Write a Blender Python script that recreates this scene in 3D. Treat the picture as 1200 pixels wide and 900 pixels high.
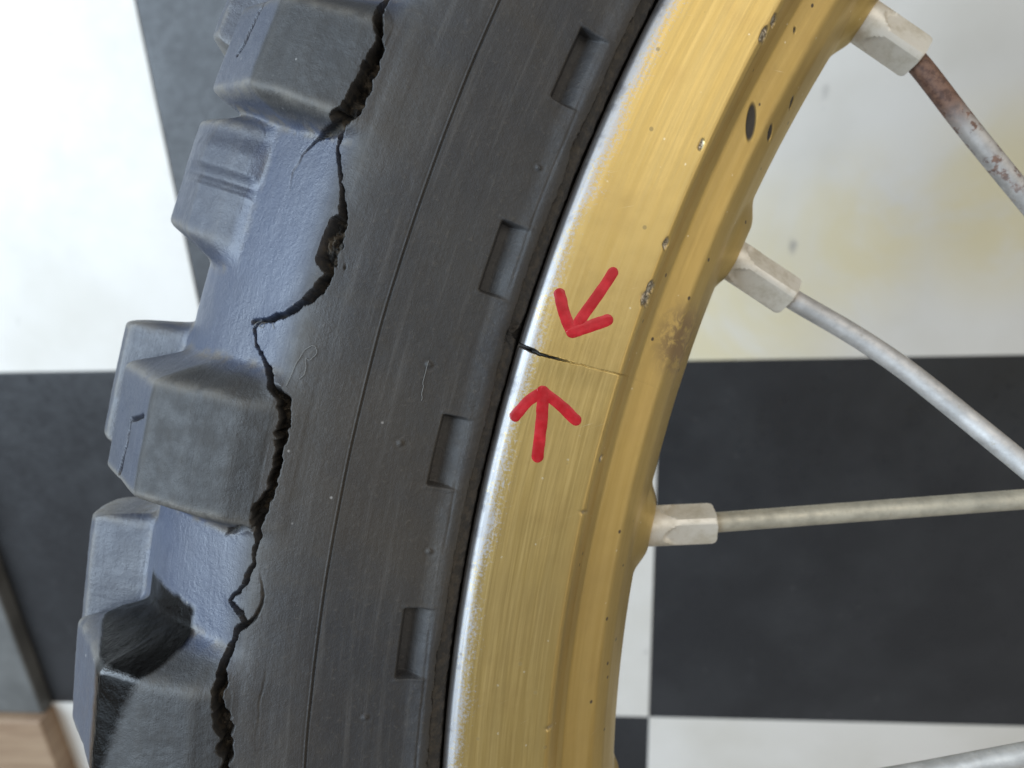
import bpy, math, random
import numpy as np
from mathutils import Matrix, Vector

# ------------------------------------------------------------------ scene, camera, light
for o in list(bpy.data.objects):
    bpy.data.objects.remove(o)
scn = bpy.context.scene
COL = scn.collection

CAM_POS = (0.247659, 0.157602, 0.442118)
CAM_X = (0.996215, -0.044859, -0.074451)
CAM_Y = (0.014798, 0.931560, -0.363287)
CAM_Z = (0.085653, 0.360810, 0.928698)
cam_data = bpy.data.cameras.new('camera')
cam = bpy.data.objects.new('camera', cam_data)
COL.objects.link(cam)
cam.matrix_world = Matrix(((CAM_X[0], CAM_Y[0], CAM_Z[0], CAM_POS[0]),
                           (CAM_X[1], CAM_Y[1], CAM_Z[1], CAM_POS[1]),
                           (CAM_X[2], CAM_Y[2], CAM_Z[2], CAM_POS[2]),
                           (0, 0, 0, 1)))
cam_data.sensor_width = 36.0
cam_data.lens = 24.9
cam_data.clip_start = 0.005
cam_data.clip_end = 50
cam_data.dof.use_dof = True
cam_data.dof.focus_distance = 0.099
cam_data.dof.aperture_fstop = 22.0
scn.camera = cam

world = bpy.data.worlds.new('World')
scn.world = world
world.use_nodes = True
wb = world.node_tree.nodes['Background']
wb.inputs[0].default_value = (1.0, 0.96, 0.90, 1)
wb.inputs[1].default_value = 0.27

def area(name, loc, target, sx, sy, power, color):
    l = bpy.data.lights.new(name, 'AREA')
    l.shape = 'RECTANGLE'
    l.size, l.size_y, l.energy, l.color = sx, sy, power, color
    o = bpy.data.objects.new(name, l)
    COL.objects.link(o)
    o.location = loc
    o.rotation_euler = (Vector(target) - Vector(loc)).to_track_quat('-Z', 'Y').to_euler()
    return o

area('window_light', (-1.05, 0.55, 1.15), (0.1, 0.08, 0.2), 1.6, 1.6, 54, (0.70, 0.85, 1.0))
area('ceiling_light', (0.75, 1.25, 1.45), (0.3, 0.0, 0.3), 1.7, 1.0, 8.5, (1.0, 0.92, 0.80))
area('room_fill_light', (1.9, 0.25, 1.0), (0.4, 0.05, 0.3), 1.4, 1.0, 4.5, (1.0, 0.88, 0.72))  # unseen warm room light from the right, added to brighten the rim bed

scn.view_settings.view_transform = 'Standard'
scn.view_settings.look = 'None'
scn.view_settings.exposure = 0.0
scn.view_settings.gamma = 1.0
scn.render.engine = 'CYCLES'

# ------------------------------------------------------------------ helpers
def new_mat(name):
    m = bpy.data.materials.new(name)
    m.use_nodes = True
    nt = m.node_tree
    return m, nt, nt.nodes['Principled BSDF']

class NT:
    """small node-graph builder"""
    def __init__(self, nt):
        self.nt = nt
    def n(self, t, **kw):
        o = self.nt.nodes.new(t)
        for k, v in kw.items():
            setattr(o, k, v)
        return o
    def put(self, sock, v):
        if hasattr(v, 'is_output'):
            self.nt.links.new(v, sock)
        elif isinstance(v, (tuple, list)) and len(v) == 3 and sock.type == 'RGBA':
            sock.default_value = (*v, 1)
        else:
            sock.default_value = v
    def math(self, op, a, b=0.0, clamp=False):
        o = self.n('ShaderNodeMath', operation=op, use_clamp=clamp)
        self.put(o.inputs[0], a); self.put(o.inputs[1], b)
        return o.outputs[0]
    def mix(self, fac, a, b, blend='MIX'):
        o = self.n('ShaderNodeMix', data_type='RGBA', blend_type=blend)
        self.put(o.inputs[0], fac); self.put(o.inputs[6], a); self.put(o.inputs[7], b)
        return o.outputs[2]
    def mixf(self, fac, a, b):
        o = self.n('ShaderNodeMix', data_type='FLOAT')
        self.put(o.inputs[0], fac); self.put(o.inputs[2], a); self.put(o.inputs[3], b)
        return o.outputs[0]
    def noise(self, vec, scale, detail=3.0, rough=0.55, dist=0.0):
        o = self.n('ShaderNodeTexNoise')
        self.put(o.inputs['Vector'], vec)
        o.inputs['Scale'].default_value = scale
        o.inputs['Detail'].default_value = detail
        o.inputs['Roughness'].default_value = rough
        o.inputs['Distortion'].default_value = dist
        return o.outputs[0]
    def voro(self, vec, scale, feature='F1', rnd=1.0):
        o = self.n('ShaderNodeTexVoronoi', feature=feature)
        self.put(o.inputs['Vector'], vec)
        o.inputs['Scale'].default_value = scale
        o.inputs['Randomness'].default_value = rnd
        return o
    def ramp(self, x, a, b, lo=0.0, hi=1.0, smooth=True):
        o = self.n('ShaderNodeMapRange', interpolation_type='SMOOTHSTEP' if smooth else 'LINEAR')
        self.put(o.inputs[0], x)
        for i, v in enumerate((a, b, lo, hi)):
            self.put(o.inputs[i + 1], v)
        return o.outputs[0]
    def attr(self, name):
        return self.n('ShaderNodeAttribute', attribute_name=name).outputs['Fac']
    def coord(self, which='Object'):
        return self.n('ShaderNodeTexCoord').outputs[which]
    def xyz(self, v):
        o = self.n('ShaderNodeSeparateXYZ'); self.put(o.inputs[0], v)
        return o.outputs
    def comb(self, x, y, z):
        o = self.n('ShaderNodeCombineXYZ')
        for i, v in enumerate((x, y, z)):
            self.put(o.inputs[i], v)
        return o.outputs[0]
    def bump(self, height, strength, dist, normal=None):
        o = self.n('ShaderNodeBump')
        o.inputs['Strength'].default_value = strength
        o.inputs['Distance'].default_value = dist
        self.put(o.inputs['Height'], height)
        if normal is not None:
            self.put(o.inputs['Normal'], normal)
        return o.outputs[0]
    def polar(self):
        """object coords -> (radius, angle) around the wheel axle"""
        p = self.xyz(self.coord())
        r = self.math('SQRT', self.math('ADD', self.math('MULTIPLY', p[0], p[0]), self.math('MULTIPLY', p[1], p[1])))
        a = self.math('ARCTAN2', p[1], self.math('MULTIPLY', p[0], -1.0))
        return r, a, p[2]
    def spot(self, vec, c, r0, r1):
        o = self.n('ShaderNodeVectorMath', operation='DISTANCE')
        self.put(o.inputs[0], vec); o.inputs[1].default_value = c
        return self.ramp(o.outputs['Value'], r0, r1, 1.0, 0.0)

def mesh_obj(name, verts, faces, mat, parent=None, normals=None, attrs=None, smooth=True):
    me = bpy.data.meshes.new(name)
    verts = np.asarray(verts, np.float32)
    faces = np.asarray(faces, np.int32)
    nv, nf = len(verts), len(faces)
    k = faces.shape[1]
    me.vertices.add(nv)
    me.vertices.foreach_set('co', verts.ravel())
    me.loops.add(nf * k)
    me.loops.foreach_set('vertex_index', faces.ravel())
    me.polygons.add(nf)
    me.polygons.foreach_set('loop_start', np.arange(0, nf * k, k, dtype=np.int32))
    me.update(calc_edges=True)
    me.polygons.foreach_set('use_smooth', np.full(nf, bool(smooth)))
    if attrs:
        for an, av in attrs.items():
            a = me.attributes.new(an, 'FLOAT', 'POINT')
            a.data.foreach_set('value', np.asarray(av, np.float32).ravel())
    if normals is not None:
        me.normals_split_custom_set_from_vertices(np.asarray(normals, np.float32))
    me.materials.append(mat)
    o = bpy.data.objects.new(name, me)
    COL.objects.link(o)
    if parent is not None:
        o.parent = parent
    return o

def box(name, x0, x1, y0, y1, z0, z1, bev, mat, parent=None):
    """box with rounded upper edges (stacked rings)"""
    rings = [(0, z0), (0, z1 - bev), (bev * .3, z1 - bev * .3), (bev, z1)]
    v = []
    for d, z in rings:
        v += [(x0 + d, y0 + d, z), (x1 - d, y0 + d, z), (x1 - d, y1 - d, z), (x0 + d, y1 - d, z)]
    f = []
    for r in range(3):
        for i in range(4):
            j = (i + 1) % 4
            f.append((r * 4 + i, r * 4 + j, r * 4 + 4 + j, r * 4 + 4 + i))
    f.append((12, 13, 14, 15)); f.append((3, 2, 1, 0))
    return mesh_obj(name, v, f, mat, parent, smooth=False)

# ------------------------------------------------------------------ floor of checkered tiles
def tile_material(name, white):
    m, nt, b = new_mat(name)
    g = NT(nt)
    pos = g.n('ShaderNodeNewGeometry').outputs['Position']
    if white:
        n1 = g.noise(pos, 9, 4); n2 = g.noise(pos, 60, 4, .65)
        c = g.mix(g.ramp(n1, .35, .75), (.73, .705, .665), (.64, .61, .555))
        st = g.math('MULTIPLY', g.math('MAXIMUM', g.spot(pos, (.345, .035, 0), .02, .11), g.math('MAXIMUM', g.spot(pos, (.42, .075, 0), .015, .07), g.spot(pos, (.50, .095, 0), .02, .08))),
                    g.ramp(g.noise(pos, 11, 6, .62, .8), .30, .60))
        c = g.mix(g.math('MULTIPLY', st, .62), c, (.70, .59, .30))
        sc = g.voro(g.n('ShaderNodeMapping').outputs[0], 1)
        p = g.xyz(pos)
        # short scuff marks
        sv = g.voro(g.comb(g.math('MULTIPLY', p[0], 30.0), g.math('MULTIPLY', p[1], 13.0), 0.0), 1.0).outputs['Distance']
        c = g.mix(g.math('MULTIPLY', g.ramp(sv, .03, .12, 1, 0), g.ramp(n2, .45, .6, 0, .7)), c, (.28, .26, .25))
        r = g.ramp(n2, .3, .7, .30, .48)
    else:
        n1 = g.noise(pos, 12, 5, .6); n2 = g.noise(pos, 160, 3, .6); n3 = g.noise(pos, 30, 5, .6, .8)
        c = g.mix(g.ramp(n1, .35, .72), (.022, .0235, .027), (.033, .035, .039))
        c = g.mix(g.ramp(n3, .58, .80, 0, .22), c, (.055, .056, .06))
        sp = g.voro(pos, 55).outputs['Distance']
        c = g.mix(g.math('MULTIPLY', g.ramp(sp, .04, .12, .22, 0), g.ramp(n1, .45, .6)), c, (.16, .15, .15))
        r = g.ramp(g.math('ADD', n2, n3), .7, 1.3, .26, .42)
    nt.links.new(c, b.inputs['Base Color'])
    nt.links.new(r, b.inputs['Roughness'])
    b.inputs['Specular IOR Level'].default_value = .5
    nrm = g.bump(g.noise(pos, 220, 2), .08, .001)
    nt.links.new(nrm, b.inputs['Normal'])
    return m

TILE = 0.305
white_m = tile_material('white_vinyl_tile', True)
black_m = tile_material('black_vinyl_tile', False)
sub_m, _, sb = new_mat('floor_adhesive')
sb.inputs['Base Color'].default_value = (.12, .115, .11, 1)
floor = mesh_obj('floor', [(-2.5, -2.5, -.004), (3, -2.5, -.004), (3, 3, -.004), (-2.5, 3, -.004)], [(0, 1, 2, 3)], sub_m)
floor['kind'] = 'structure'
proto = {}
for i in range(-5, 7):
    for j in range(-6, 6):
        w = (i + j) % 2 != 0
        if w not in proto:
            t = box('tile', .00015, TILE - .00015, .00015, TILE - .00015, -.003, 0, .0005, white_m if w else black_m, floor)
            proto[w] = t
        else:
            t = bpy.data.objects.new('tile', proto[w].data)
            COL.objects.link(t)
            t.parent = floor
        t.location = (i * TILE, j * TILE, 0)

# ------------------------------------------------------------------ the two things lying at lower left
m, nt, b = new_mat('grey_painted_steel'); g = NT(nt)
p = g.coord()
nt.links.new(g.mix(g.ramp(g.noise(p, 25, 5), .35, .7), (.10, .102, .10), (.15, .152, .148)), b.inputs['Base Color'])
b.inputs['Roughness'].default_value = .5
steel_plate = box('steel_plate', -.62, -.2085, -.306, .02, 0, .012, .002, m)
steel_plate['label'] = 'flat grey painted steel plate lying on the floor at the lower left edge'
steel_plate['category'] = 'plate'
m, nt, b = new_mat('brown_wood'); g = NT(nt)
p = g.xyz(g.coord())
wv = g.noise(g.comb(g.math('MULTIPLY', p[0], 6.0), g.math('MULTIPLY', p[1], 60.0), p[2]), 2.0, 5, .6, .5)
nt.links.new(g.mix(g.ramp(wv, .3, .7), (.25, .16, .10), (.37, .26, .17)), b.inputs['Base Color'])
b.inputs['Roughness'].default_value = .6
wood_board = box('wooden_board', -.62, -.2075, -.47, -.3085, 0, .018, .002, m)
wood_board['label'] = 'brown wooden board lying past the grey plate in the lower left corner'
wood_board['category'] = 'board'

# ------------------------------------------------------------------ wheel root
WC = Vector((0.506722, 0.039034, 0.356182))
WU = Vector((0.997498, -0.039525, -0.058620)); WV = Vector((-0.018683, -0.947026, 0.320614)); WN = Vector((0.068187, 0.318716, 0.945394))
# local x = u, local y = -v, local z = n (towards the viewer); angles phi are measured from u towards v
wheel = bpy.data.objects.new('motorcycle_wheel', None)
COL.objects.link(wheel)
wheel.empty_display_size = .05
wheel.matrix_world = Matrix(((WU.x, -WV.x, WN.x, WC.x), (WU.y, -WV.y, WN.y, WC.y), (WU.z, -WV.z, WN.z, WC.z), (0, 0, 0, 1)))
wheel['label'] = 'spoked motorcycle wheel with cracked black knobby tyre and gold rim marked with red arrows'
wheel['category'] = 'wheel'

#@MATH
# ------------------------------------------------------------------ wheel geometry in millimetres: (phi degrees, R, h)
def hash01(ix, iy, seed=0):
    n = (np.asarray(ix, np.int64) * 374761393 + np.asarray(iy, np.int64) * 668265263 + seed * 974634777) & 0xffffffff
    n = ((n ^ (n >> 13)) * 1274126177) & 0xffffffff
    return ((n ^ (n >> 16)) & 0xffff) / 65535.0

def vnoise(x, y, seed=0):
    x = np.asarray(x, float); y = np.asarray(y, float)
    ix = np.floor(x); iy = np.floor(y); fx = x - ix; fy = y - iy
    fx = fx * fx * (3 - 2 * fx); fy = fy * fy * (3 - 2 * fy)
    ix = ix.astype(np.int64); iy = iy.astype(np.int64)
    a = hash01(ix, iy, seed); b_ = hash01(ix + 1, iy, seed); c = hash01(ix, iy + 1, seed); d = hash01(ix + 1, iy + 1, seed)
    return (a + (b_ - a) * fx) * (1 - fy) + (c + (d - c) * fx) * fy

def fbm(x, y, seed=0, oct=3):
    s = 0; a = .5; t = 0
    for k in range(oct):
        s = s + a * vnoise(x * 2 ** k, y * 2 ** k, seed + k); t += a; a *= .5
    return s / t

def sstep(x, a, b):
    t = np.clip((x - a) / (b - a), 0, 1)
    return t * t * (3 - 2 * t)

def softclip(x, e=.05):
    return np.clip(.5 * (1 + np.sqrt(x * x + e * e) - np.sqrt((x - 1) ** 2 + e * e)), 0, 1)

# tyre cross-section knots: bare carcass, and the same parameter on a shoulder lug, an inner knob and the broad inner knob
CARC = [(276, -10), (279.5, -6.5), (281.1, -4), (281.25, -1.0), (281.7, .1), (282.9, 1.15), (284.4, 2.2), (288.2, 3.9), (293, 5.7), (299, 7.6),
        (304, 8.6), (308, 8.6), (311.5, 6.7), (315.5, 4.1), (319.3, 1.5), (322.8, -1.2), (326.2, -4.3), (329, -7.6), (331, -10.4), (332.3, -12.8),
        (333.3, -15), (334.1, -17.3), (334.9, -20), (335.6, -23.5), (336, -26), (336.2, -27.5), (336.3, -30)]
def over(d):
    l = [tuple(q) for q in CARC]
    for k, q in d.items():
        l[k] = q
    return l
LUG = over({11: (308, 9.2), 12: (313.5, 9.5), 13: (320.5, 7.7), 14: (327.0, 4.9), 15: (328.4, 3.6), 16: (334.2, -3.6), 17: (340.4, -10.8), 18: (340.6, -12.4), 19: (333.6, -13.6)})
KNOB = over({19: (332.9, -12.6), 20: (343.6, -14.4), 21: (345.4, -16.5), 22: (346.6, -21), 23: (347.2, -25), 24: (346.8, -26.4), 25: (336.6, -27.8)})
BROAD = over({15: (323.2, -1.4), 16: (328.8, -3.2), 17: (334.6, -6.6), 18: (336.2, -8.4), 19: (339.6, -12.4), 20: (341.8, -15.5), 21: (343, -18), 22: (344, -21), 23: (344.6, -25),
              24: (344.2, -26.4), 25: (336.6, -27.8)})
def mirror(l):
    a = np.array(l, float)
    b = a[:-1][::-1].copy(); b[:, 1] = -60 - b[:, 1]
    return np.vstack([a, b])
PROF = [mirror(CARC), mirror(LUG), mirror(KNOB), mirror(BROAD)]
NK = len(PROF[0]) - 1

def prof_eval(P, t, cubic):
    i = np.clip(np.floor(t).astype(int), 0, NK - 1); f = (t - i)[:, None]
    p0 = P[np.clip(i - 1, 0, NK)]; p1 = P[i]; p2 = P[i + 1]; p3 = P[np.clip(i + 2, 0, NK)]
    lin = p1 + (p2 - p1) * f
    if not cubic:
        return lin
    # centripetal-ish Catmull-Rom with shortened tangents, so corners stay tight
    m1 = (p2 - p0) * .5; m2 = (p3 - p1) * .5
    f2 = f * f; f3 = f2 * f
    return (2 * f3 - 3 * f2 + 1) * p1 + (f3 - 2 * f2 + f) * m1 + (-2 * f3 + 3 * f2) * p2 + (f3 - f2) * m2

def smooth_curve(P, t, fine, w):
    """box-smoothed polyline in knot space"""
    acc = 0
    ks = np.linspace(-w, w, 9)
    for k in ks:
        acc = acc + prof_eval(P, np.clip(t + k, 0, NK), False)
    return acc / len(ks)

def profiles(t):
    C = prof_eval(PROF[0], t, True)
    out = [C]
    for P in PROF[1:]:
        L = smooth_curve(P, t, None, .075)
        C2 = smooth_curve(PROF[0], t, None, .075)
        out.append(L - C2)
    return out

def t_grid(ds, crack_ds=None):
    tt = np.linspace(0, NK, NK * 200 + 1)
    pr = profiles(tt)
    ln = np.zeros(len(tt) - 1)
    for k in range(4):
        q = pr[0] if k == 0 else pr[0] + pr[k]
        ln = np.maximum(ln, np.hypot(*np.diff(q, axis=0).T))
    tm = .5 * (tt[1:] + tt[:-1])
    step = np.full(len(tm), ds)
    if crack_ds:
        step = np.where((tm > 10.2) & (tm < 13.4), crack_ds, step)
        step = np.where((tm > 2.6) & (tm < 7.4), crack_ds * 1.15, step)
        step = np.where((tm > 8.8) & (tm < 9.12), crack_ds * .7, step)
        step = np.where(tm > 26, ds * 4, step)
    cum = np.r_[0, np.cumsum(ln / step)]
    n = int(cum[-1])
    return np.interp(np.linspace(0, cum[-1], n + 1), cum, tt)

# lugs: (kind, phi_low, phi_high, ramp_low, ramp_high, skew) ; ramps in degrees, skew = degrees per knot from knot 13
VIS_LUGS = [(1, 200.75, 203.05, .42, .75, .02), (1, 190.55, 193.5, .32, .8, -.055), (1, 183.4, 186.3, .35, .95, -.05),
            (3, 197.0, 199.95, .62, .5, .03), (2, 190.95, 194.3, .35, .35, 0), (2, 185.2, 188.85, .35, .3, 0), (2, 202.3, 205.7, .35, .35, 0)]
LUG_SIZE = {200.75: .88, 190.55: 1.05, 183.4: 1.24}      # worn blocks differ in height
FINE = (180.2, 208.6)
ALL_LUGS = list(VIS_LUGS)
PIT = 360 / 64
k = 0
a = 206.6
while a < 180 + 360 - 2.2:       # the rest of the ring, out of the picture
    if a + 2.9 < 540 - .3:
        if k % 3 != 2:
            ALL_LUGS.append((1, a, a + 2.7, .35, .8, 0))
        else:
            ALL_LUGS.append((3, a - .5, a + 3.2, .5, .4, 0))
    if k % 3 != 2 and a + 3.6 < 540:
        ALL_LUGS.append((2, a + 1.2, a + 4.6, .35, .35, 0))
    a += PIT; k += 1

def lug_mask(L, phi, t):
    kind, lo, hi, rl, rh, sk = L
    tm = np.where(t > 26, 52 - t, t)
    off = (tm - 13) * sk
    far = t > 26
    ph = np.where(far, phi + .2, phi)
    ph = np.where(ph - lo > 300, ph - 360, ph)
    wob = .05 * (vnoise(tm * 1.3 + lo, tm * 0 + lo, 3) - .5)
    return softclip((ph - (lo + off - rl) + wob) / rl) * softclip(((hi + off + rh) - ph + wob) / rh)

def tyre_base(phi, t, lugs):
    """phi (n), t (m) -> arrays (n,m,3) of local mm positions, and an id map of the lug that owns a vertex (-1 none)"""
    pr = profiles(t)
    n, mm = len(phi), len(t)
    RH = np.repeat(pr[0][None], n, 0).copy()
    own = np.full((n, mm), -1, int); best = np.full((n, mm), .30)
    for li, L in enumerate(lugs):
        near = (phi > L[1] - 5) & (phi < L[2] + 5)
        if L[1] > 520: near |= (phi + 360 > L[1] - 5) & (phi + 360 < L[2] + 5)
        if not near.any():
            continue
        idx = np.where(near)[0]
        mk = lug_mask(L, phi[idx][:, None], t[None, :])
        d = pr[L[0]] * LUG_SIZE.get(L[1], 1.0)
        RH[idx] += mk[:, :, None] * d[None]
        mag = np.hypot(d[:, 0], d[:, 1])[None] * mk
        side = np.where(t > 26, 1, 0)[None]
        w = np.where(mag > 1.2, mk, 0)
        upd = w > best[idx]
        o = own[idx]; bb = best[idx]
        o[upd] = (li * 2 + np.repeat(side, len(idx), 0))[upd]; bb[upd] = w[upd]
        own[idx] = o; best[idx] = bb
    return RH, own

def to_xyz(phi, RH):
    a = np.radians(phi)[:, None]
    R, h = RH[..., 0], RH[..., 1]
    return np.stack([R * np.cos(a), -R * np.sin(a), h], -1)

def grid_normals(X):
    du = np.gradient(X, axis=0); dv = np.gradient(X, axis=1)
    n = np.cross(du, dv)
    n /= np.linalg.norm(n, axis=-1, keepdims=True) + 1e-12
    # outward = away from the middle of the section (R 305, h -30)
    R = np.hypot(X[..., 0], X[..., 1]); out = np.stack([X[..., 0] / R * (R - 305), X[..., 1] / R * (R - 305), X[..., 2] + 30], -1)
    if (n * out).sum(-1).mean() < 0:
        n = -n
    return n
#@END

# ------------------------------------------------------------------ marks on the tyre: (phi, section parameter, width mm)
CRACK = [(205.32, 12.528, 1.01), (204.6, 12.418, 1.12), (203.82, 12.253, 1.12), (203.16, 11.746, 1.01), (202.68, 11.523, 1.01), (202.32, 11.449, 1.57), (201.54, 11.523, 2.25), (200.88, 11.523, 2.25), (200.4, 12.024, 1.24), (200.16, 12.084, 0.56), (199.74, 11.818, 0.56), (199.32, 11.375, 0.79), (198.9, 11.156, 1.01), (198.48, 10.917, 1.35), (198.0, 11.01, 2.25), (197.46, 11.01, 2.25), (197.04, 10.707, 1.91), (196.56, 11.01, 2.13), (196.08, 11.598, 1.69), (195.78, 12.141, 0.9), (195.42, 13.135, 0.56), (195.24, 13.303, 0.45), (195.0, 13.135, 0.45), (194.7, 12.746, 0.56), (194.28, 12.024, 0.9), (194.04, 11.523, 1.12), (193.74, 11.085, 1.35), (193.32, 10.917, 1.57), (192.78, 10.917, 1.8), (192.3, 10.812, 1.91), (191.64, 10.917, 1.91), (191.1, 11.085, 1.8), (190.74, 11.085, 1.24), (190.14, 11.156, 0.9), (189.42, 11.228, 1.01), (188.82, 11.672, 0.67), (188.46, 12.024, 0.79), (188.34, 11.523, 1.35), (188.1, 11.156, 1.46), (187.74, 11.523, 1.8), (187.2, 11.746, 1.57), (186.72, 11.523, 1.46), (186.12, 11.375, 1.35), (185.58, 11.228, 1.57), (185.04, 11.156, 1.57), (184.5, 11.228, 1.35), (183.6, 11.228, 1.12), (182.4, 11.746, 0.67)]
BRANCH = [[(198.78, 13.472, 0.13), (199.26, 13.642, 0.18), (199.74, 13.416, 0.22), (200.16, 13.023, 0.34), (200.34, 12.473, 0.56), (200.46, 11.96, 0.67)], [(189.96, 12.691, 0.17), (190.2, 12.363, 0.39), (190.5, 11.523, 0.34), (190.44, 11.228, 0.34)], [(189.48, 10.917, 0.11), (189.18, 10.707, 0.18), (188.7, 10.604, 0.22), (188.28, 10.812, 0.28), (188.1, 11.085, 0.45)], [(187.38, 10.213, 0.09), (186.9, 10.213, 0.13), (186.36, 10.307, 0.16), (185.7, 10.307, 0.13), (184.92, 10.307, 0.11)], [(195.48, 13.135, 0.22), (195.36, 13.472, 0.34)], [(197.28, 10.307, 0.22), (197.46, 10.307, 0.11), (197.58, 10.403, 0.11)]]
SIPES = [[(192.42, 15.097, 0.34), (192.06, 15.875, 0.45), (191.4, 15.875, 0.45), (190.8, 16.005, 0.56), (190.44, 16.131, 0.45)], [(204.24, 19.418, 0.56), (203.64, 19.566, 0.67), (202.68, 16.213, 0.67), (202.26, 16.255, 0.67), (201.84, 16.379, 0.45)]]

SIPES[1] = [(203.3, 15.72, .6), (202.9, 15.78, .67), (202.4, 15.9, .67), (202.0, 16.0, .67), (201.75, 16.15, .45)]
NUBS = [(195.54, 7.752), (201.54, 6.516), (185.7, 7.752), (190.44, 6.516), (193.32, 7.969)]
DIMPLES = [193.31 + k * 360 / 65 for k in range(-32, 33)]

def poly_dist(U, W, pts, amp=1.0):
    """distance to polyline minus local half width, plus local width"""
    best = np.full(U.shape, 9.0); wid = np.zeros(U.shape)
    for (u0, w0, a0), (u1, w1, a1) in zip(pts[:-1], pts[1:]):
        pad = 2.6
        sel = (U > min(u0, u1) - pad) & (U < max(u0, u1) + pad) & (W > min(w0, w1) - pad) & (W < max(w0, w1) + pad)
        if not sel.any():
            continue
        x = U[sel]; y = W[sel]
        dx, dy = u1 - u0, w1 - w0
        s = np.clip(((x - u0) * dx + (y - w0) * dy) / (dx * dx + dy * dy + 1e-9), 0, 1)
        wd = a0 + (a1 - a0) * s
        d = np.hypot(x - u0 - s * dx, y - w0 - s * dy) - wd * .5 * amp
        b0 = best[sel]; upd = d < b0
        b0[upd] = d[upd]; best[sel] = b0
        ww = wid[sel]; ww[upd] = wd[upd]; wid[sel] = ww
    return best, wid

def build_tyre():
    t = t_grid(.23, .125)
    phi = np.arange(FINE[0], FINE[1] + .02, .037)
    RH, own = tyre_base(phi, t, ALL_LUGS)
    base = profiles(t)[0][None]
    dl_ = RH - base                      # round the worn edges of the blocks
    for ax, w in ((0, 2), (0, 2), (1, 2), (1, 2)):
        acc = 0
        for s_ in range(-w, w + 1):
            acc = acc + np.roll(dl_, s_, ax)
        dl_ = acc / (2 * w + 1)
    RH = base + dl_
    X = to_xyz(phi, RH)
    N = grid_normals(X)
    X0, N0 = X, N
    PH = np.repeat(phi[:, None], len(t), 1); T = np.repeat(t[None], len(phi), 0)
    cp = profiles(t)[0]
    arc = np.r_[0, np.cumsum(np.hypot(*np.diff(cp, axis=0).T))]
    U = np.radians(PH) * 309; W = np.repeat(arc[None], len(phi), 0)
    conv = lambda L: [(math.radians(a) * 309, float(np.interp(b, t, arc)), c) for a, b, c in L]
    disp = np.zeros(U.shape); crk = np.zeros(U.shape)
    # slow unevenness of the moulded rubber
    disp += .22 * (fbm(U * .12, W * .12, 5) - .5) + .10 * (fbm(U * .45, W * .45, 9) - .5)
    kn = own >= 0
    disp += np.where(kn & (T < 26), .22 * (fbm(U * .25, W * .25, 21) - .5) + .07 * (fbm(U * 1.1, W * 1.1, 25) - .5), 0)
    # mould parting line
    dl = W - np.interp(9.0, t, arc) - .25 * (fbm(U * .05, U * 0, 31) - .5)
    disp += .13 * np.exp(-(dl / .12) ** 2) - .20 * np.exp(-((dl + .24) / .10) ** 2) + .12 * sstep(dl, -.2, .5) * (1 - sstep(dl, 3, 9))
    # ragged skin edge beside the bead
    ed = np.interp(5.15, t, arc) + 1.1 * (fbm(U * .14, U * 0, 41, 3) - .5) + .45 * (fbm(U * .9, W * .6, 43, 3) - .5)
    disp -= .38 * np.exp(-((W - ed + .22) / .16) ** 2) * (T < 12)
    ledge = (1 - sstep(W, ed - .10, ed + .02)) * (T > 2)
    disp += ledge * .25 * (fbm(U * 1.1, W * 1.1, 44) - .5)
    disp += .80 * sstep(W, ed - .06, ed + .06) * (1 - sstep(W, ed + .8, ed + 4)) * (T < 12)
    hl = np.abs(W - (np.interp(6.05, t, arc) + .3 * (fbm(U * .1, U * 0, 45) - .5)))
    disp -= .14 * np.exp(-(hl / .13) ** 2) * sstep(fbm(U * .09, U * 0 + 3, 47), .35, .6)
    tearm = np.exp(-((PH - 197.0) / .26) ** 2) * sstep(T, 2.2, 3.0) * (1 - sstep(T, 4.6, 5.6))
    disp -= tearm * (1.0 + 2.2 * (fbm(U * 1.3, W * 1.3, 49) - .5))
    # moulded pockets
    Rr = RH[..., 0]
    for c in DIMPLES:
        if not FINE[0] - 3 < c < FINE[1] + 3:
            continue
        e = np.minimum(PH - (c - 1.02), (c + 1.02) - PH) * 5.0
        a_ = sstep(e, -.03, .22)
        a_ *= sstep(e, -.1, .3)
        prof = sstep(288.25 - Rr, -.1, .75) * (1 - .92 * sstep(287.0 - Rr, .1, 2.5)) * sstep(Rr, 284.2, 284.8)
        disp -= (1.7 + .5 * hash01(np.array(int(c * 10)), np.array(3))) * a_ * prof
        disp += .10 * np.exp(-((e + .25) / .25) ** 2) * sstep(Rr, 284, 284.6) * (1 - sstep(Rr, 288.2, 288.9)) * (e > -1)
    for a_, b_ in NUBS:
        d = np.hypot(U - math.radians(a_) * 309 * 1.0, W - np.interp(b_, t, arc))
        disp += .22 * (1 - sstep(d, .2, .45)) - .06 * np.exp(-((d - .75) / .2) ** 2)
    # crack through the shoulder, its branches, and sipes in the lugs
    ju = .80 * (fbm(U * .75, W * .75, 51) - .5) + .10 * (fbm(U * 3.1, W * 3.1, 55, 2) - .5)
    jw = 1.0 * (fbm(U * .75, W * .75, 61) - .5) + .14 * (fbm(U * 3.1, W * 3.1, 65, 2) - .5)
    vary = .35 + .95 * fbm(U * .22, U * 0 + 5, 57, 3)
    d, wd = poly_dist(U + ju, W + jw, [(a_, b_, c_ * (1.7 if 197.2 < math.degrees(a_ / 309) < 198.6 else 1.0)) for a_, b_, c_ in conv(CRACK)], .80)
    d = d + (1 - vary) * .42 * wd * (wd < 2.6)
    gm = 1 - sstep(d, -.14, .09)
    torn = fbm(U * .8, W * .8, 71)
    dep = np.minimum(3.6, .8 + 2.2 * wd) * (.45 + .85 * torn)
    flap = np.exp(-((PH - 197.75) / .42) ** 2)
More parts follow.
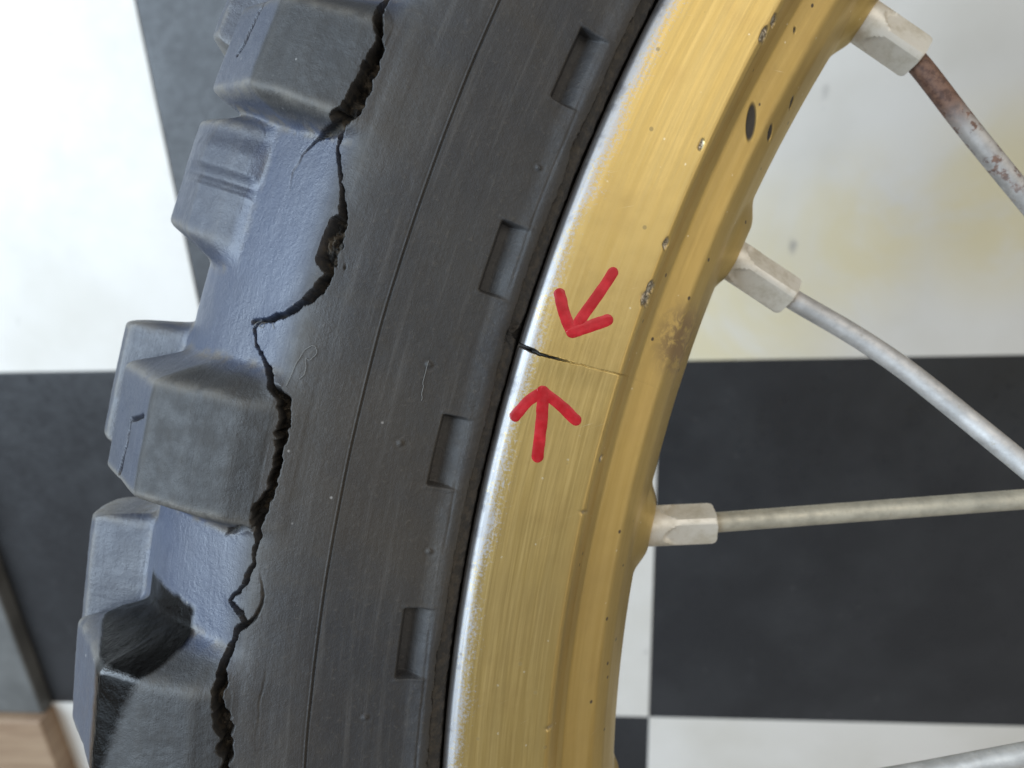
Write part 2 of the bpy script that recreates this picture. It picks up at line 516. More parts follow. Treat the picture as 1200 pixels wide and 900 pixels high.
    dep = dep * (1 - .55 * flap)
    rough_in = 1.1 * (fbm(U * 1.6, W * 1.6, 75) - .5)
    disp += gm * (-dep + rough_in * np.minimum(1, wd) * (1 + 1.2 * flap))
    crk = np.maximum(crk, gm)
    crk = np.maximum(crk, .42 * ledge * (T < 8))
    left = np.where(W > np.interp(11.3, t, arc), 1.0, .45)
    disp += (1 - gm) * .13 * np.exp(-(np.maximum(d, 0) / .8) ** 2) * np.minimum(1, wd) * left * (wd > 0)
    for L in BRANCH:
        d, wd = poly_dist(U + ju * .5, W + jw * .5, conv(L))
        gb = 1 - sstep(d, -.06, .14)
        disp -= gb * np.minimum(1.6, 2.6 * wd) * sstep(wd, .08, .3) * (1 - gm)
        crk = np.maximum(crk, gb * sstep(wd, .05, .35))
    gl_ = PH - .03 * (T - 17)
    ga = sstep(T, 14.9, 15.4) * (1 - sstep(T, 18.2, 19.4)) * sstep(PH, 197.1, 197.5) * (1 - sstep(PH, 199.3, 199.9))
    disp += ga * (.8 * sstep(gl_, 198.72, 198.98) - .30 * np.exp(-((gl_ - 198.64) / .09) ** 2) + .20 * np.exp(-((gl_ - 198.36) / .07) ** 2))
    for L in SIPES:
        d, wd = poly_dist(U * 1.0 + ju * .3, W + jw * .3, conv(L))
        gb = (1 - sstep(d, -.15, .15)) * (wd > 0)
        disp -= gb * 1.7
        crk = np.maximum(crk, gb * .5)
    # black tar on the lowest lug
    tb = np.interp(phi, [183.0, 183.8, 185.0, 186.4, 187.0, 187.3], [14.0, 13.8, 13.45, 13.05, 13.2, 13.7])[:, None]
    tn = .42 * (fbm(U * .16, W * .30, 81, 3) - .5)
    tu = np.interp(phi, [183, 186.2, 186.6, 188], [15.0, 15.0, 17.6, 17.6])[:, None]
    tar = sstep(T + tn, tb - .15, tb + .15) * (1 - sstep(T + tn * .8, tu + .1, tu + .45)) * (1 - sstep(PH + tn * .5, 187.75, 187.95))
    disp += .10 * tar
    X = X + N * disp[..., None]
    N = grid_normals(X)
    gloss_sheen = sstep(T, 11.0, 12.6) * (T < 26) * np.where(own < 0, 1.0, np.where(T > 14.6, .55, 0.0))  # smoother rubber between knobs and on tread strips; also masks the painted blue sheen
    Xb = X0
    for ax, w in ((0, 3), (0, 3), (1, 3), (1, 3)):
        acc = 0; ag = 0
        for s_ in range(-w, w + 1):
            acc = acc + np.roll(Xb, s_, ax); ag = ag + np.roll(gloss_sheen, s_, ax)
        Xb = acc / (2 * w + 1); gloss_sheen = ag / (2 * w + 1)
    blk = np.where((own >= 0) & (T < 14.7), 1.0, 0.0)
    for s_ in range(3):
        blk = (np.roll(blk, 2, 0) + np.roll(blk, -2, 0) + np.roll(blk, 2, 1) + np.roll(blk, -2, 1) + blk) / 5
    cv_ = ((X0 - Xb) * N0).sum(-1)
    edge = np.clip(cv_ / .16, 0, 1) * (T > 10.3) * (1 - crk)
    dirt = np.clip(-cv_ / .10, 0, 1) * (T > 11.5) * (1 - crk)
    edge[:8] = 0; edge[-8:] = 0; edge[:, :8] = 0; edge[:, -8:] = 0
    return phi, t, X, N, own, dict(crk=crk, tar=tar, gloss_sheen=gloss_sheen, edge=edge, dirt=dirt, blk=blk)

def emit_grid(X, N, own, attrs, lugs, name, mat, parent, extra):
    n, mm = own.shape
    idx = np.arange(n * mm).reshape(n, mm)
    q = np.stack([idx[:-1, :-1], idx[1:, :-1], idx[1:, 1:], idx[:-1, 1:]], -1).reshape(-1, 4)
    # orientation: outwards
    a, b_, c = X.reshape(-1, 3)[q[len(q) // 3, 0]], X.reshape(-1, 3)[q[len(q) // 3, 1]], X.reshape(-1, 3)[q[len(q) // 3, 2]]
    if np.dot(np.cross(b_ - a, c - a), N.reshape(-1, 3)[q[len(q) // 3, 0]]) < 0:
        q = q[:, ::-1]
    fo = own.reshape(-1)[q].max(1)
    V = X.reshape(-1, 3) * .001; NN = N.reshape(-1, 3)
    for lid in np.unique(fo):
        fs = q[fo == lid]
        if len(fs) < 6:
            continue
        used, inv = np.unique(fs, return_inverse=True)
        at = {k_: v.reshape(-1)[used] for k_, v in attrs.items()}
        nm = name if lid < 0 else 'knob'
        o = mesh_obj(nm, V[used], inv.reshape(-1, 4), mat, parent if lid >= 0 or parent is None else parent, NN[used], at)
        extra.append((lid, o))

# rubber
rubber, nt, b = new_mat('black_rubber'); g = NT(nt)
R_, A_, H_ = g.polar()
pos = g.coord()
crk_a, tar_a, gls, edg = g.attr('crk'), g.attr('tar'), g.attr('gloss_sheen'), g.attr('edge')
drt = g.attr('dirt'); blk = g.attr('blk')
n_big = g.noise(pos, 45, 4, .6)
n_mid = g.noise(pos, 300, 4, .6)
n_fine = g.noise(pos, 1500, 4, .65)
scr = g.noise(g.comb(g.math('MULTIPLY', R_, 5200.0), g.math('MULTIPLY', A_, 40.0), 0.0), 1.0, 3, .6)
streak = g.noise(g.comb(g.math('MULTIPLY', R_, 900.0), g.math('MULTIPLY', A_, 9.0), 0.0), 1.0, 4, .65)
c = g.mix(g.ramp(n_big, .30, .75), (.030, .0312, .0355), (.045, .0448, .0455))
c = g.mix(g.math('MULTIPLY', g.ramp(n_mid, .45, .85, 0, .6), g.math('SUBTRACT', 1.0, gls)), c, (.054, .048, .041))
c = g.mix(g.math('MULTIPLY', g.ramp(g.noise(pos, 24, 5, .6, .4), .42, .70, 0, .65), g.math('SUBTRACT', 1.0, gls)), c, (.056, .048, .039))
c = g.mix(g.ramp(streak, .50, .80, 0, .55), c, (.105, .102, .100))
c = g.mix(g.math('MULTIPLY', g.ramp(scr, .66, .78, 0, .5), g.ramp(n_mid, .4, .6)), c, (.13, .125, .12))
c = g.mix(g.math('MULTIPLY', gls, g.ramp(n_big, .3, .7, .95, .7)), c, (.029, .044, .088))  # blue sheen of the window light painted into the base colour here
c = g.mix(g.math('MULTIPLY', g.ramp(n_fine, .55, .75, 0, .35), g.math('SUBTRACT', 1.0, gls)), c, (.11, .10, .088))
c = g.mix(g.math('MULTIPLY', blk, .62), c, (.013, .0132, .0138))
c = g.mix(g.math('MULTIPLY', edg, g.ramp(n_mid, .3, .6, .25, .9)), c, (.13, .12, .105))
c = g.mix(g.math('MULTIPLY', drt, g.ramp(n_mid, .38, .62, 0, .8)), c, (.085, .072, .056))
dots = g.voro(pos, 190).outputs['Distance']
c = g.mix(g.math('MULTIPLY', g.ramp(dots, .02, .055, .8, 0), g.ramp(n_mid, .45, .55)), c, (.30, .29, .28))
torn_c = g.mix(g.ramp(g.noise(pos, 700, 4, .7), .42, .64), (.010, .0095, .009), (.075, .060, .042))
c = g.mix(crk_a, c, torn_c)
c = g.mix(tar_a, c, (.0018, .0017, .0016))
nt.links.new(c, b.inputs['Base Color'])
r = g.mixf(gls, g.ramp(n_mid, .3, .7, .52, .70), g.ramp(n_mid, .3, .7, .34, .44))
r = g.mixf(crk_a, r, .8)
r = g.mixf(tar_a, r, g.ramp(n_mid, .35, .65, .10, .20))
nt.links.new(r, b.inputs['Roughness'])
nt.links.new(g.mixf(tar_a, g.mixf(gls, .50, .85), g.math('ADD', .06, g.math('MULTIPLY', g.ramp(edg, .55, .95), .9))), b.inputs['Specular IOR Level'])
hgt = g.math('ADD', g.math('MULTIPLY', n_fine, .7), g.math('ADD', g.math('MULTIPLY', g.noise(pos, 5200, 2), .3), g.math('MULTIPLY', g.math('MULTIPLY', streak, .5), g.math('SUBTRACT', 1.0, tar_a))))
wetb = g.math('MULTIPLY', tar_a, g.math('MULTIPLY', g.noise(pos, 260, 2, .5), 2.2))
nt.links.new(g.bump(g.math('ADD', hgt, wetb), .8, .00019), b.inputs['Normal'])

tyre = bpy.data.objects.new('tyre', None)
COL.objects.link(tyre); tyre.parent = wheel
tyre['label'] = 'worn black knobby tyre split by a long crack below its shoulder lugs'
ex = []
phi, t, X, N, own, at = build_tyre()
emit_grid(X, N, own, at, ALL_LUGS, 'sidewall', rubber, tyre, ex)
# the rest of the ring, coarser
t2 = t_grid(1.25)
phi2 = np.linspace(FINE[1], FINE[0] + 360, 980)
RH2, own2 = tyre_base(phi2, t2, ALL_LUGS)
X2 = to_xyz(phi2, RH2)
z2 = np.zeros(own2.shape)
emit_grid(X2, grid_normals(X2), own2, dict(crk=z2, tar=z2, gloss_sheen=z2, edge=z2, dirt=z2, blk=z2), ALL_LUGS, 'sidewall', rubber, tyre, ex)

def surf_pt(a, tt):
    i = int(np.clip(np.searchsorted(phi, a), 0, len(phi) - 1)); j = int(np.clip(np.searchsorted(t, tt), 0, len(t) - 1))
    return X[i, j] * .001, N[i, j]

def tube(name, pts, rad, mat, parent, sides=12, caps=True):
    """swept round tube through pts (metres); rad scalar or list"""
    P = np.array(pts, float); n = len(P)
    rad = np.full(n, rad) if np.isscalar(rad) else np.array(rad)
    T_ = np.gradient(P, axis=0); T_ /= np.linalg.norm(T_, axis=1, keepdims=True) + 1e-12
    ref = np.array([0, 0, 1.0]) if abs(T_[0][2]) < .9 else np.array([1.0, 0, 0])
    v = []
    for i in range(n):
        a = np.cross(T_[i], ref); a /= np.linalg.norm(a); c_ = np.cross(T_[i], a)
        for k_ in range(sides):
            w = 2 * math.pi * k_ / sides
            v.append(P[i] + rad[i] * (math.cos(w) * a + math.sin(w) * c_))
    f = []
    for i in range(n - 1):
        for k_ in range(sides):
            k2 = (k_ + 1) % sides
            f.append((i * sides + k_, (i + 1) * sides + k_, (i + 1) * sides + k2, i * sides + k2))
    return mesh_obj(name, v, f, mat, parent)

lint_m, nt, b = new_mat('pale_lint')
b.inputs['Base Color'].default_value = (.20, .20, .195, 1); b.inputs['Roughness'].default_value = .8
def smooth_path(p, k_):
    p = np.array(p, float); q = np.linspace(0, len(p) - 1, (len(p) - 1) * k_ + 1)
    o = np.stack([np.interp(q, np.arange(len(p)), p[:, c_]) for c_ in range(p.shape[1])], 1)
    for _ in range(k_):
        o[1:-1] = (o[:-2] + 2 * o[1:-1] + o[2:]) / 4
    return o
for L in ([(194.1, 11.161), (194.64, 11.078), (195.06, 10.898), (195.3, 10.59), (195.12, 10.385), (194.82, 10.59), (194.94, 10.798), (194.58, 10.59), (194.34, 10.798)],
          [(195.24, 13.3), (195.46, 13.1), (195.42, 12.8), (195.26, 12.9), (195.26, 13.1), (195.46, 12.9), (195.54, 12.6), (195.36, 12.4)],
          [(195.6, 7.752), (195.24, 7.79), (194.88, 7.74), (194.52, 7.677)]):
    pts = []
    for a_, t_ in smooth_path(L, 6):
        p_, n_ = surf_pt(a_, t_)
        pts.append(p_ + n_ * .00012)
    pts = smooth_path(pts, 2)
    o = tube('lint_thread', pts, .000038, lint_m, tyre, 5)
    o['label'] = 'fine pale lint thread stuck to the rubber'

# ------------------------------------------------------------------ rim
RIMP = np.array([(276.5, -7.5), (279.2, -6), (280.5, -4.5), (280.95, -2.4), (280.7, -1.1), (280.05, -.35), (279, -.02), (277, 0), (272, -.5), (266.8, -1.1), (265.7, -1.25), (265.0, -2.0), (264.3, -3.6),
                 (263.6, -5.4), (262.6, -6.9), (260.6, -8.4), (257.6, -10.4), (255.4, -13.2), (253.8, -16.8), (252.4, -20.8), (251.7, -25.5), (251.5, -30)], float)
RIMF = np.vstack([RIMP, np.c_[RIMP[:-1][::-1, 0], -60 - RIMP[:-1][::-1, 1]]])
NIP = [(213.05 + 10 * k_, 1) for k_ in range(-4, 3)]
RIM_CRACK = [(196.75, 281.5, .62), (196.75, 280.2, .60), (196.70, 278.93, .50), (196.665, 277.0, .40), (196.678, 275.1, .30), (196.688, 272.7, .12), (196.738, 269, .08), (196.778, 265.7, .10), (196.78, 263, .06), (196.70, 257.8, .03)]
HOLES = [(206.16, 260.29, 1.15, 2.4), (207.84, 255.3, .75, .95), (206.44, 256.4, .8, 1.15), (209.39, 261.15, .25, .35)]
BOSS = [213.3, 203.0, 191.25, 179.6, 222.9]

def rim_profile_dense(ds):
    k_ = np.arange(len(RIMF)); q = np.linspace(0, len(RIMF) - 1, 6000)
    P = np.stack([np.interp(q, k_, RIMF[:, i]) for i in (0, 1)], 1)
    w = 56
    ker = np.hanning(2 * w + 1); ker /= ker.sum()
    Pp = np.vstack([np.repeat(P[:1], w, 0), P, np.repeat(P[-1:], w, 0)])
    P = np.stack([np.convolve(Pp[:, i], ker, 'valid') for i in (0, 1)], 1)
    L = np.r_[0, np.cumsum(np.hypot(*np.diff(P, axis=0).T))]
    near = P[:, 1] > -27
    st = np.where(near, ds, ds * 4)
    cum = np.r_[0, np.cumsum(np.diff(L) / st[1:])]
    m_ = np.linspace(0, cum[-1], int(cum[-1]) + 1)
    return np.stack([np.interp(m_, cum, P[:, i]) for i in (0, 1)], 1)

def rim_normals(X):
    du = np.gradient(X, axis=0); dv = np.gradient(X, axis=1)
    n = np.cross(du, dv); n /= np.linalg.norm(n, axis=-1, keepdims=True) + 1e-12
    j = int(np.argmin(np.abs(np.hypot(X[0, :, 0], X[0, :, 1]) - 272) + np.abs(X[0, :, 2] + .5)))
    return -n if n[:, j, 2].mean() < 0 else n

def build_rim():
    P = rim_profile_dense(.2)
    fine = np.r_[np.arange(181, 195.9, .045), np.arange(195.9, 197.6, .014), np.arange(197.6, 216, .045)]
    ph = np.r_[fine, np.arange(216, 541.3, .7)[:-1], 541.0]
    ph[-1] = 541.0
    RH = np.repeat(P[None], len(ph), 0).copy()
    PH = np.repeat(ph[:, None], len(P), 1)
    arc = np.r_[0, np.cumsum(np.hypot(*np.diff(P, axis=0).T))]
    U = np.radians(PH) * 270; W = np.repeat(arc[None], len(ph), 0)
    R, h = RH[..., 0], RH[..., 1]
    i0 = int(np.argmax(np.where(P[:, 1] > -4, P[:, 0], 0))); i1 = int(np.sum(P[:, 1] > -30))
    # nipple seats pressed into the spoke bed
    dR = np.zeros(R.shape)
    for bq in BOSS + [222.9 + 10 * q for q in range(1, 31)]:
        du = (PH - bq) * math.radians(1) * 252; dh = h + 24
        d = np.hypot(du * .86, dh * .80)
        dR -= 1.7 * (1 - sstep(d, 3.4, 7.6)) * (R < 262)
    RH[..., 0] += dR
    X = to_xyz(ph, RH); N = rim_normals(X)
    disp = .05 * (fbm(U * .25, W * .25, 7) - .5)
    dark = np.zeros(U.shape); chip = np.zeros(U.shape)
    cw = [(math.radians(a_) * 270, float(np.interp(-r_, -P[i0:i1, 0], arc[i0:i1])), w_) for a_, r_, w_ in RIM_CRACK]
    jit = .35 * (fbm(U * .8, W * .55, 17) - .5) + .10 * (fbm(U * 3, W * 3, 18) - .5)
    d, wd = poly_dist(U * (R / R) + jit, W, cw)
    gq = (1 - sstep(d, -.05, .06)) * (wd > 0) * (h > -15)
    disp -= gq * np.minimum(2.0, .02 + 4.2 * np.maximum(wd - .06, 0))
    dark = np.maximum(dark, gq * np.clip(wd * 4 - .2, .06, 1))
    # metal below the crack is pushed up a little
    below = np.radians(196.72 - PH) * 270
    disp += .16 * np.exp(-(np.maximum(below, 0) / 2.2) ** 2) * (below > 0) * np.exp(-((R - 274) / 5.5) ** 2) * (h > -3)
    for a_, r_, rr, rl in HOLES:
        du = (PH - a_) * math.radians(1) * r_; dw = W - np.interp(-r_, -P[i0:i1, 0], arc[i0:i1])
        q = np.hypot(du / rl, (dw + du * .5) / rr)
        k_ = 1 - sstep(q, .82, 1.1)
        disp -= .18 * k_
        dark = np.maximum(dark, k_)
    # nicks along the ridge
    al = np.exp(-((R - 265.4) / .55) ** 2) * (h > -4)
    nk = sstep(fbm(U * .33, U * 0 + 2, 27, 4), .80, .88) * al * .6
    for a_, r_, s_ in ((199.25, 265.5, 1.0), (199.62, 265.2, .8), (208.04, 265.4, .8), (208.6, 265, .6), (204.2, 266.4, .5), (201.07, 265.5, .6), (194.03, 264.6, .45)):
        q = np.hypot((PH - a_) * math.radians(1) * 265 / (1.6 * s_), (R - r_) / (.85 * s_)) + .7 * (fbm(U * 1.4, W * 1.4, 33) - .5)
        nk = np.maximum(nk, (1 - sstep(q, .6, 1.0)) * (h > -5))
    disp -= .28 * nk * (.5 + fbm(U * 1.5, W * 1.5, 37))
    chip = nk
    X = X + N * disp[..., None]
    N = rim_normals(X)
    return ph, P, X, N, dict(dark=dark, chip=chip)

gold, nt, b = new_mat('gold_anodised_aluminium'); g = NT(nt)
R_, A_, H_ = g.polar(); pos = g.coord()
dark_a, chip_a = g.attr('dark'), g.attr('chip')
brush = g.noise(g.comb(g.math('MULTIPLY', R_, 2600.0), g.math('MULTIPLY', A_, 14.0), g.math('MULTIPLY', H_, 2600.0)), 1.0, 4, .7)
brush2 = g.noise(g.comb(g.math('MULTIPLY', R_, 700.0), g.math('MULTIPLY', A_, 5.0), g.math('MULTIPLY', H_, 700.0)), 1.0, 3, .6)
blot = g.noise(pos, 120, 4, .6)
grain = g.noise(pos, 2200, 4, .75)
c = g.mix(g.ramp(brush2, .3, .7), (.60, .445, .165), (.655, .50, .205))
c = g.mix(g.ramp(brush, .45, .85, 0, .24), c, (.76, .62, .33))
c = g.mix(g.ramp(blot, .48, .8, 0, .6), c, (.55, .40, .16))
c = g.mix(g.ramp(g.noise(pos, 38, 4, .6), .45, .75, 0, .5), c, (.56, .42, .18))
wr = g.math('ADD', R_, g.math('ADD', g.math('MULTIPLY', g.math('SUBTRACT', grain, .5), .0085), g.math('MULTIPLY', g.math('SUBTRACT', blot, .5), .0040)))
wear = g.math('MULTIPLY', g.ramp(wr, .2773, .2796), g.ramp(H_, -.004, -.0032))
cross = g.noise(g.comb(g.math('MULTIPLY', g.math('ADD', R_, g.math('MULTIPLY', A_, .42)), 3000.0), g.math('MULTIPLY', A_, 60.0), 0.0), 1.0, 2, .5)
c = g.mix(g.math('MULTIPLY', g.ramp(cross, .70, .78, 0, .8), g.ramp(blot, .50, .62)), c, (.84, .76, .55))
c = g.mix(wear, c, (.56, .56, .57))
grey = g.math('MULTIPLY', g.ramp(R_, .2788, .2799), g.ramp(g.noise(pos, 260, 4, .7), .50, .66))
c = g.mix(g.math('MULTIPLY', grey, .75), c, (.32, .32, .34))
v1 = g.voro(pos, 330); v2 = g.voro(pos, 240)
c = g.mix(g.math('MULTIPLY', g.ramp(v1.outputs['Distance'], .03, .085, .9, 0), g.ramp(grain, .40, .55)), c, (.88, .82, .62))
pit = g.math('MULTIPLY', g.ramp(g.voro(g.comb(*[g.math('ADD', q, .37) for q in g.xyz(pos)]), 210).outputs['Distance'], .045, .085, 1, 0), g.ramp(R_, .262, .266, 1, .45))
c = g.mix(pit, c, (.09, .065, .04))
stain = g.math('MULTIPLY', g.spot(pos, (-.2430, .0815, -.0120), .002, .0085), g.ramp(g.noise(pos, 420, 5, .7, .5), .40, .56))
c = g.mix(g.math('MULTIPLY', stain, .8), c, (.17, .10, .05))
c = g.mix(chip_a, c, g.mix(g.ramp(grain, .4, .6), (.20, .17, .13), (.60, .56, .48)))
c = g.mix(dark_a, c, (.035, .032, .03))
nt.links.new(c, b.inputs['Base Color'])
nt.links.new(g.mixf(g.math('MAXIMUM', dark_a, g.math('MAXIMUM', stain, pit)), .94, .1), b.inputs['Metallic'])
rg = g.math('ADD', g.ramp(brush, .3, .75, .36, .50), g.math('MULTIPLY', wear, .12))
nt.links.new(rg, b.inputs['Roughness'])
hgt = g.math('ADD', g.math('MULTIPLY', brush, .6), g.math('MULTIPLY', grain, .35))
nt.links.new(g.bump(hgt, .35, .00006), b.inputs['Normal'])

ph_r, P_r, X_r, N_r, at_r = build_rim()
tmp = []
n_, m_ = X_r.shape[:2]
idx = np.arange(n_ * m_).reshape(n_, m_)
q = np.stack([idx[:-1, :-1], idx[1:, :-1], idx[1:, 1:], idx[:-1, 1:]], -1).reshape(-1, 4)
Vf, Nf = X_r.reshape(-1, 3), N_r.reshape(-1, 3)
k0 = len(q) // 5
if np.dot(np.cross(Vf[q[k0, 1]] - Vf[q[k0, 0]], Vf[q[k0, 2]] - Vf[q[k0, 0]]), Nf[q[k0, 0]]) < 0:
    q = q[:, ::-1]
rim = mesh_obj('rim', Vf * .001, q, gold, wheel, Nf, {k_: v.reshape(-1) for k_, v in at_r.items()})
rim['label'] = 'gold anodised rim with silver worn lip and a hairline crack between two red arrows'

# red marker arrows on the flange
ink, nt, b = new_mat('red_marker_ink'); g = NT(nt)
pos = g.coord()
nt.links.new(g.mix(g.ramp(g.noise(pos, 420, 4, .6), .35, .70), (.36, .004, .010), (.50, .014, .024)), b.inputs['Base Color'])
nt.links.new(g.ramp(g.noise(pos, 900, 3), .3, .7, .28, .45), b.inputs['Roughness'])
nt.links.new(g.bump(g.noise(pos, 1500, 3), .3, .00005), b.inputs['Normal'])
half = P_r[:int(np.sum(P_r[:, 1] > -30))]; k_top = int(np.argmin(np.abs(half[:, 0] - 278.9) + np.abs(half[:, 1])))
fl = half[k_top:]; fl = fl[fl[:, 1] > -2.5]
def flange_h(R):
    return np.interp(-R, -fl[:, 0], fl[:, 1])
def stroke_mesh(strokes, width, seed):
    V, F = [], []
    for si, S in enumerate(strokes):
        S = smooth_path([(math.radians(a_) * 272, r_) for a_, r_ in S], 8)
        T_ = np.gradient(S, axis=0); T_ /= np.linalg.norm(T_, axis=1, keepdims=True)
        w0 = width / 2
        ext0 = [S[0] - T_[0] * w0 * s_ for s_ in (.98, .9, .7, .4)]; ext1 = [S[-1] + T_[-1] * w0 * s_ for s_ in (.4, .7, .9, .98)]
        pts = np.vstack([ext0, S, ext1]); tn = np.vstack([np.repeat(T_[:1], 4, 0), T_, np.repeat(T_[-1:], 4, 0)])
        ws = np.r_[[math.sqrt(1 - s_ * s_) for s_ in (.98, .9, .7, .4)], np.ones(len(S)), [math.sqrt(1 - s_ * s_) for s_ in (.4, .7, .9, .98)]]
        base = len(V); K = 7
        for i, (p_, t_, w_) in enumerate(zip(pts, tn, ws)):
            nrm = np.array([-t_[1], t_[0]])
            for k_ in range(K):
                s_ = (k_ / (K - 1) * 2 - 1)
                jg = 1 + .10 * (hash01(np.array(i // 2), np.array(int(s_ > 0)), seed + si) - .5)
                u_, r_ = p_ + nrm * s_ * w0 * w_ * jg
                lift = .035 + .012 * si + (.03 if abs(s_) < .95 else 0.0) - (.05 if abs(s_) > .95 else 0)
                V.append((u_ / 272, r_, lift))
        for i in range(len(pts) - 1):
            for k_ in range(K - 1):
                a_ = base + i * K + k_
                F.append((a_, a_ + 1, a_ + K + 1, a_ + K))
    out = []
    for a_, r_, l_ in V:
        # height of the real rim surface under the ink
        i = int(np.clip(np.searchsorted(ph_r, math.degrees(a_)), 0, len(ph_r) - 1))
        hh = flange_h(r_)
        out.append((r_ * math.cos(a_) * .001, -r_ * math.sin(a_) * .001, (hh + l_) * .001))
    return np.array(out), np.array(F)
ARROWS = [([[(199.63, 271.24), (198.849, 272.17), (198.073, 273.38), (197.6, 273.75)], [(198.506, 277.41), (197.952, 275.79), (197.57, 274.0)], [(197.57, 274.0), (197.87, 272.0), (198.238, 269.72)]],
           'red marker arrow pointing down towards the rim crack'),
          ([[(194.714, 278.45), (195.222, 277.34), (195.62, 275.62)], [(195.62, 275.62), (195.392, 272.86), (195.04, 269.91)], [(195.593, 275.45), (194.714, 274.59), (193.679, 273.9)]],
           'red marker arrow pointing up towards the rim crack')]
for k_, (S, lab) in enumerate(ARROWS):
    v_, f_ = stroke_mesh(S, 1.75, 5 + k_)
    a, b_, c_ = v_[f_[0][0]], v_[f_[0][1]], v_[f_[0][2]]
    if np.cross(b_ - a, c_ - a)[2] < 0:
        f_ = f_[:, ::-1]
    o = mesh_obj('marker_arrow', v_, f_, ink, rim)
    o['label'] = lab

# ------------------------------------------------------------------ spokes and nipples
def spoke_material(name, tint, rust_c=None, rust_r=.02):
    m, nt, b = new_mat(name); g = NT(nt)
    pos = g.coord()
    n1 = g.noise(pos, 260, 5, .65); n2 = g.noise(pos, 900, 4, .7)
    c = g.mix(g.ramp(n1, .35, .7), tint, tuple(x * .72 for x in tint))
    c = g.mix(g.ramp(n2, .58, .75, 0, .6), c, (.36, .31, .22))
    met = .6
    if rust_c:
        rs = g.math('MULTIPLY', g.spot(pos, rust_c, rust_r * .3, rust_r), g.ramp(n1, .12, .30))
        rs2 = g.math('MULTIPLY', g.spot(pos, rust_c, rust_r, rust_r * 3.6), g.ramp(g.noise(pos, 420, 4, .6), .52, .62))
        rs = g.math('MAXIMUM', rs, rs2)
        c = g.mix(rs, c, g.mix(g.ramp(n2, .35, .65), (.085, .042, .030), (.20, .11, .075)))
        met = g.mixf(rs, .6, .0)
        nt.links.new(met, b.inputs['Metallic'])
    else:
        b.inputs['Metallic'].default_value = met
    nt.links.new(c, b.inputs['Base Color'])
    nt.links.new(g.ramp(n2, .3, .7, .46, .66), b.inputs['Roughness'])
    nt.links.new(g.bump(n2, .35, .0001), b.inputs['Normal'])
    return m

def rp(R, a_, h):
    a_ = math.radians(a_)
    return np.array([R * math.cos(a_), -R * math.sin(a_), h]) * .001

nip_m, nt, b = new_mat('dull_nickel_nipple'); g = NT(nt)
pos = g.coord()
n1 = g.noise(pos, 330, 5, .65)
nt.links.new(g.mix(g.ramp(n1, .4, .72), (.76, .73, .66), (.58, .54, .45)), b.inputs['Base Color'])
b.inputs['Metallic'].default_value = .4
nt.links.new(g.ramp(n1, .3, .7, .40, .56), b.inputs['Roughness'])
nt.links.new(g.bump(g.noise(pos, 900, 4), .3, .00012), b.inputs['Normal'])

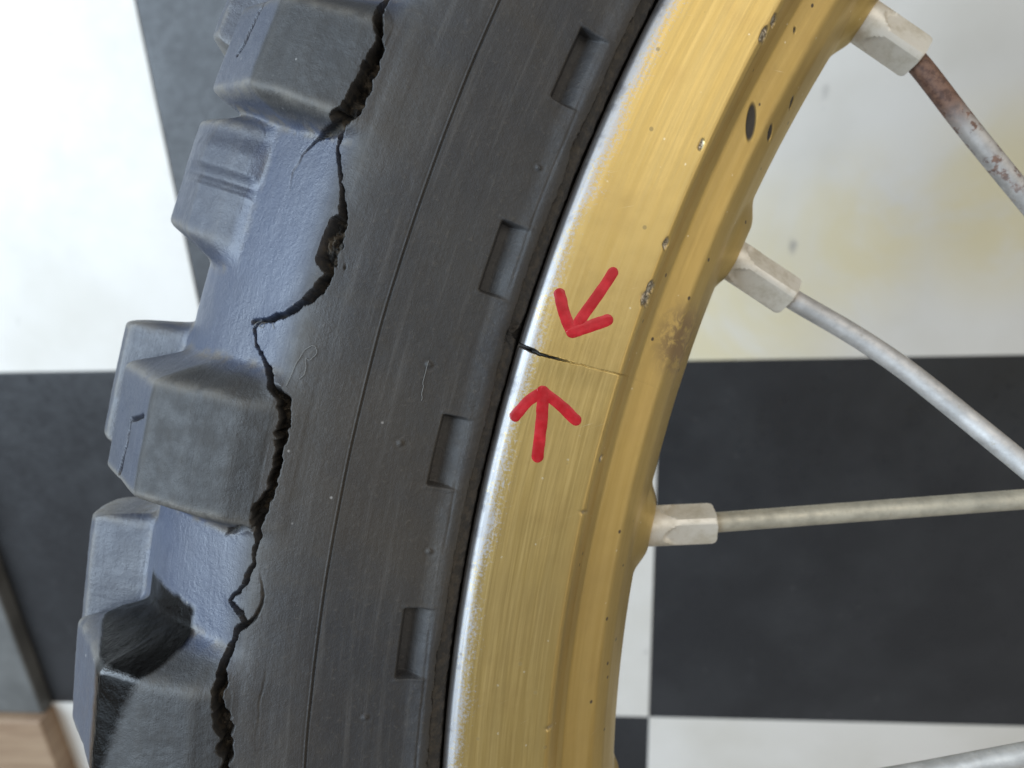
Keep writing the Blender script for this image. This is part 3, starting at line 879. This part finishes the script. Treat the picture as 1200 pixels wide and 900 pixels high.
def nipple(p0, p1, roll, parent):
    """round collar that turns into a square-sided body with rounded corners"""
    d = p1 - p0; L = np.linalg.norm(d); d = d / L
    a = np.cross(d, [0, 0, 1.0]); a /= np.linalg.norm(a); c_ = np.cross(d, a)
    SD = 64; rr = .00358; flat = .00286
    prof = [(-.004, .0030), (0, .0031), (.0004, .00335), (.0012, rr), (.0022, rr), *[(.0026 + .0003 * q_, rr) for q_ in range(17)], (L - .0007, rr), (L - .0002, rr * .96), (L, rr * .90), (L + .00001, .0020), (L - .0006, .00185)]
    V, F = [], []
    for s_, r0 in prof:
        for k_ in range(SD):
            w = 2 * math.pi * k_ / SD
            fd = abs(((w + roll + math.pi / 4) % (math.pi / 2)) - math.pi / 4)     # angle off the nearest flat
            r_ = r0
            if r0 > .0030 and s_ > .0020:
                # ball-ended cutter leaves a scalloped start to each flat
                start = .0038 + .0022 * (fd / .6) ** 2
                depth = np.clip((s_ - start) / .0007, 0, 1)
                fl_ = rr + (flat - rr) * depth
                r_ = min(r0, fl_ / math.cos(fd))
            V.append(p0 + d * s_ + r_ * (math.cos(w) * a + math.sin(w) * c_))
    n = len(prof)
    for i in range(n - 1):
        for k_ in range(SD):
            k2 = (k_ + 1) % SD
            F.append((i * SD + k_, (i + 1) * SD + k_, (i + 1) * SD + k2, i * SD + k2))
    V = np.array(V); F = np.array(F)
    qd = np.cross(V[F[SD * 2, 1]] - V[F[SD * 2, 0]], V[F[SD * 2, 2]] - V[F[SD * 2, 0]])
    if np.dot(qd, V[F[SD * 2, 0]] - (p0 + d * .0004)) < 0:
        F = F[:, ::-1]
    o = mesh_obj('nipple', V, F, nip_m, parent)
    me = o.data
    me.set_sharp_from_angle(angle=math.radians(24))
    return o

SPOKES = [
    # nipple start, nipple end, path (R, phi, h), roll, material
    ((252.6, 213.07, -24), (239.17, 213.02, -24), [(238.599, 212.9, -24), (226.168, 211.83, -24.2), (210.047, 210.53, -24.8)], .35,
     spoke_material('rusty_steel_spoke', (.52, .50, .48), tuple(rp(235, 212.6, -22.5)), .013), 'steel spoke with red brown rust beside its nipple'),
    ((254.2, 202.66, -24), (239.05, 201.98, -24), [(238.405, 201.93, -24), (226.999, 201.43, -22), (217.593, 200.75, -20), (206.985, 199.53, -17), (197.716, 198.19, -13)], .75,
     spoke_material('dull_steel_spoke', (.56, .55, .54)), 'bent grey steel spoke curving down to the right'),
    ((252.6, 191.13, -24), (239.55, 191.91, -24), [(239.584, 191.93, -24), (215.713, 193.785, -24.5), (187.086, 196.68, -25)], 1.15,
     spoke_material('yellowed_steel_spoke', (.54, .51, .42)), 'straight yellowish steel spoke running almost level'),
    ((252.6, 178.6, -26), (239.6, 179.2, -23.5), [(239.0, 179.23, -23.4), (204.086, 182.343, -16), (195.612, 183.384, -14), (187.58, 184.487, -12)], .6,
     spoke_material('grey_steel_spoke', (.55, .54, .52)), 'steel spoke crossing the lower right corner'),
]
for n0, n1_, path, roll, mt, lab in SPOKES:
    pts = [rp(*n0)] + [rp(*q_) for q_ in path]
    P = [np.array(x) for x in pts[1:]]
    d = P[-1] - P[-2]; d = d / np.linalg.norm(d)
    P = P + [P[-1] + d * s_ for s_ in (.03, .07, .11)]
    first = P[0] - (P[0] - rp(*n1_)) - (rp(*n1_) - rp(*n0)) * .3
    P = smooth_path([first] + P, 6)
    o = tube('spoke', P, .00178, mt, wheel, 20)
    o['label'] = lab
    nipple(rp(*n0), rp(*n1_), roll, o)
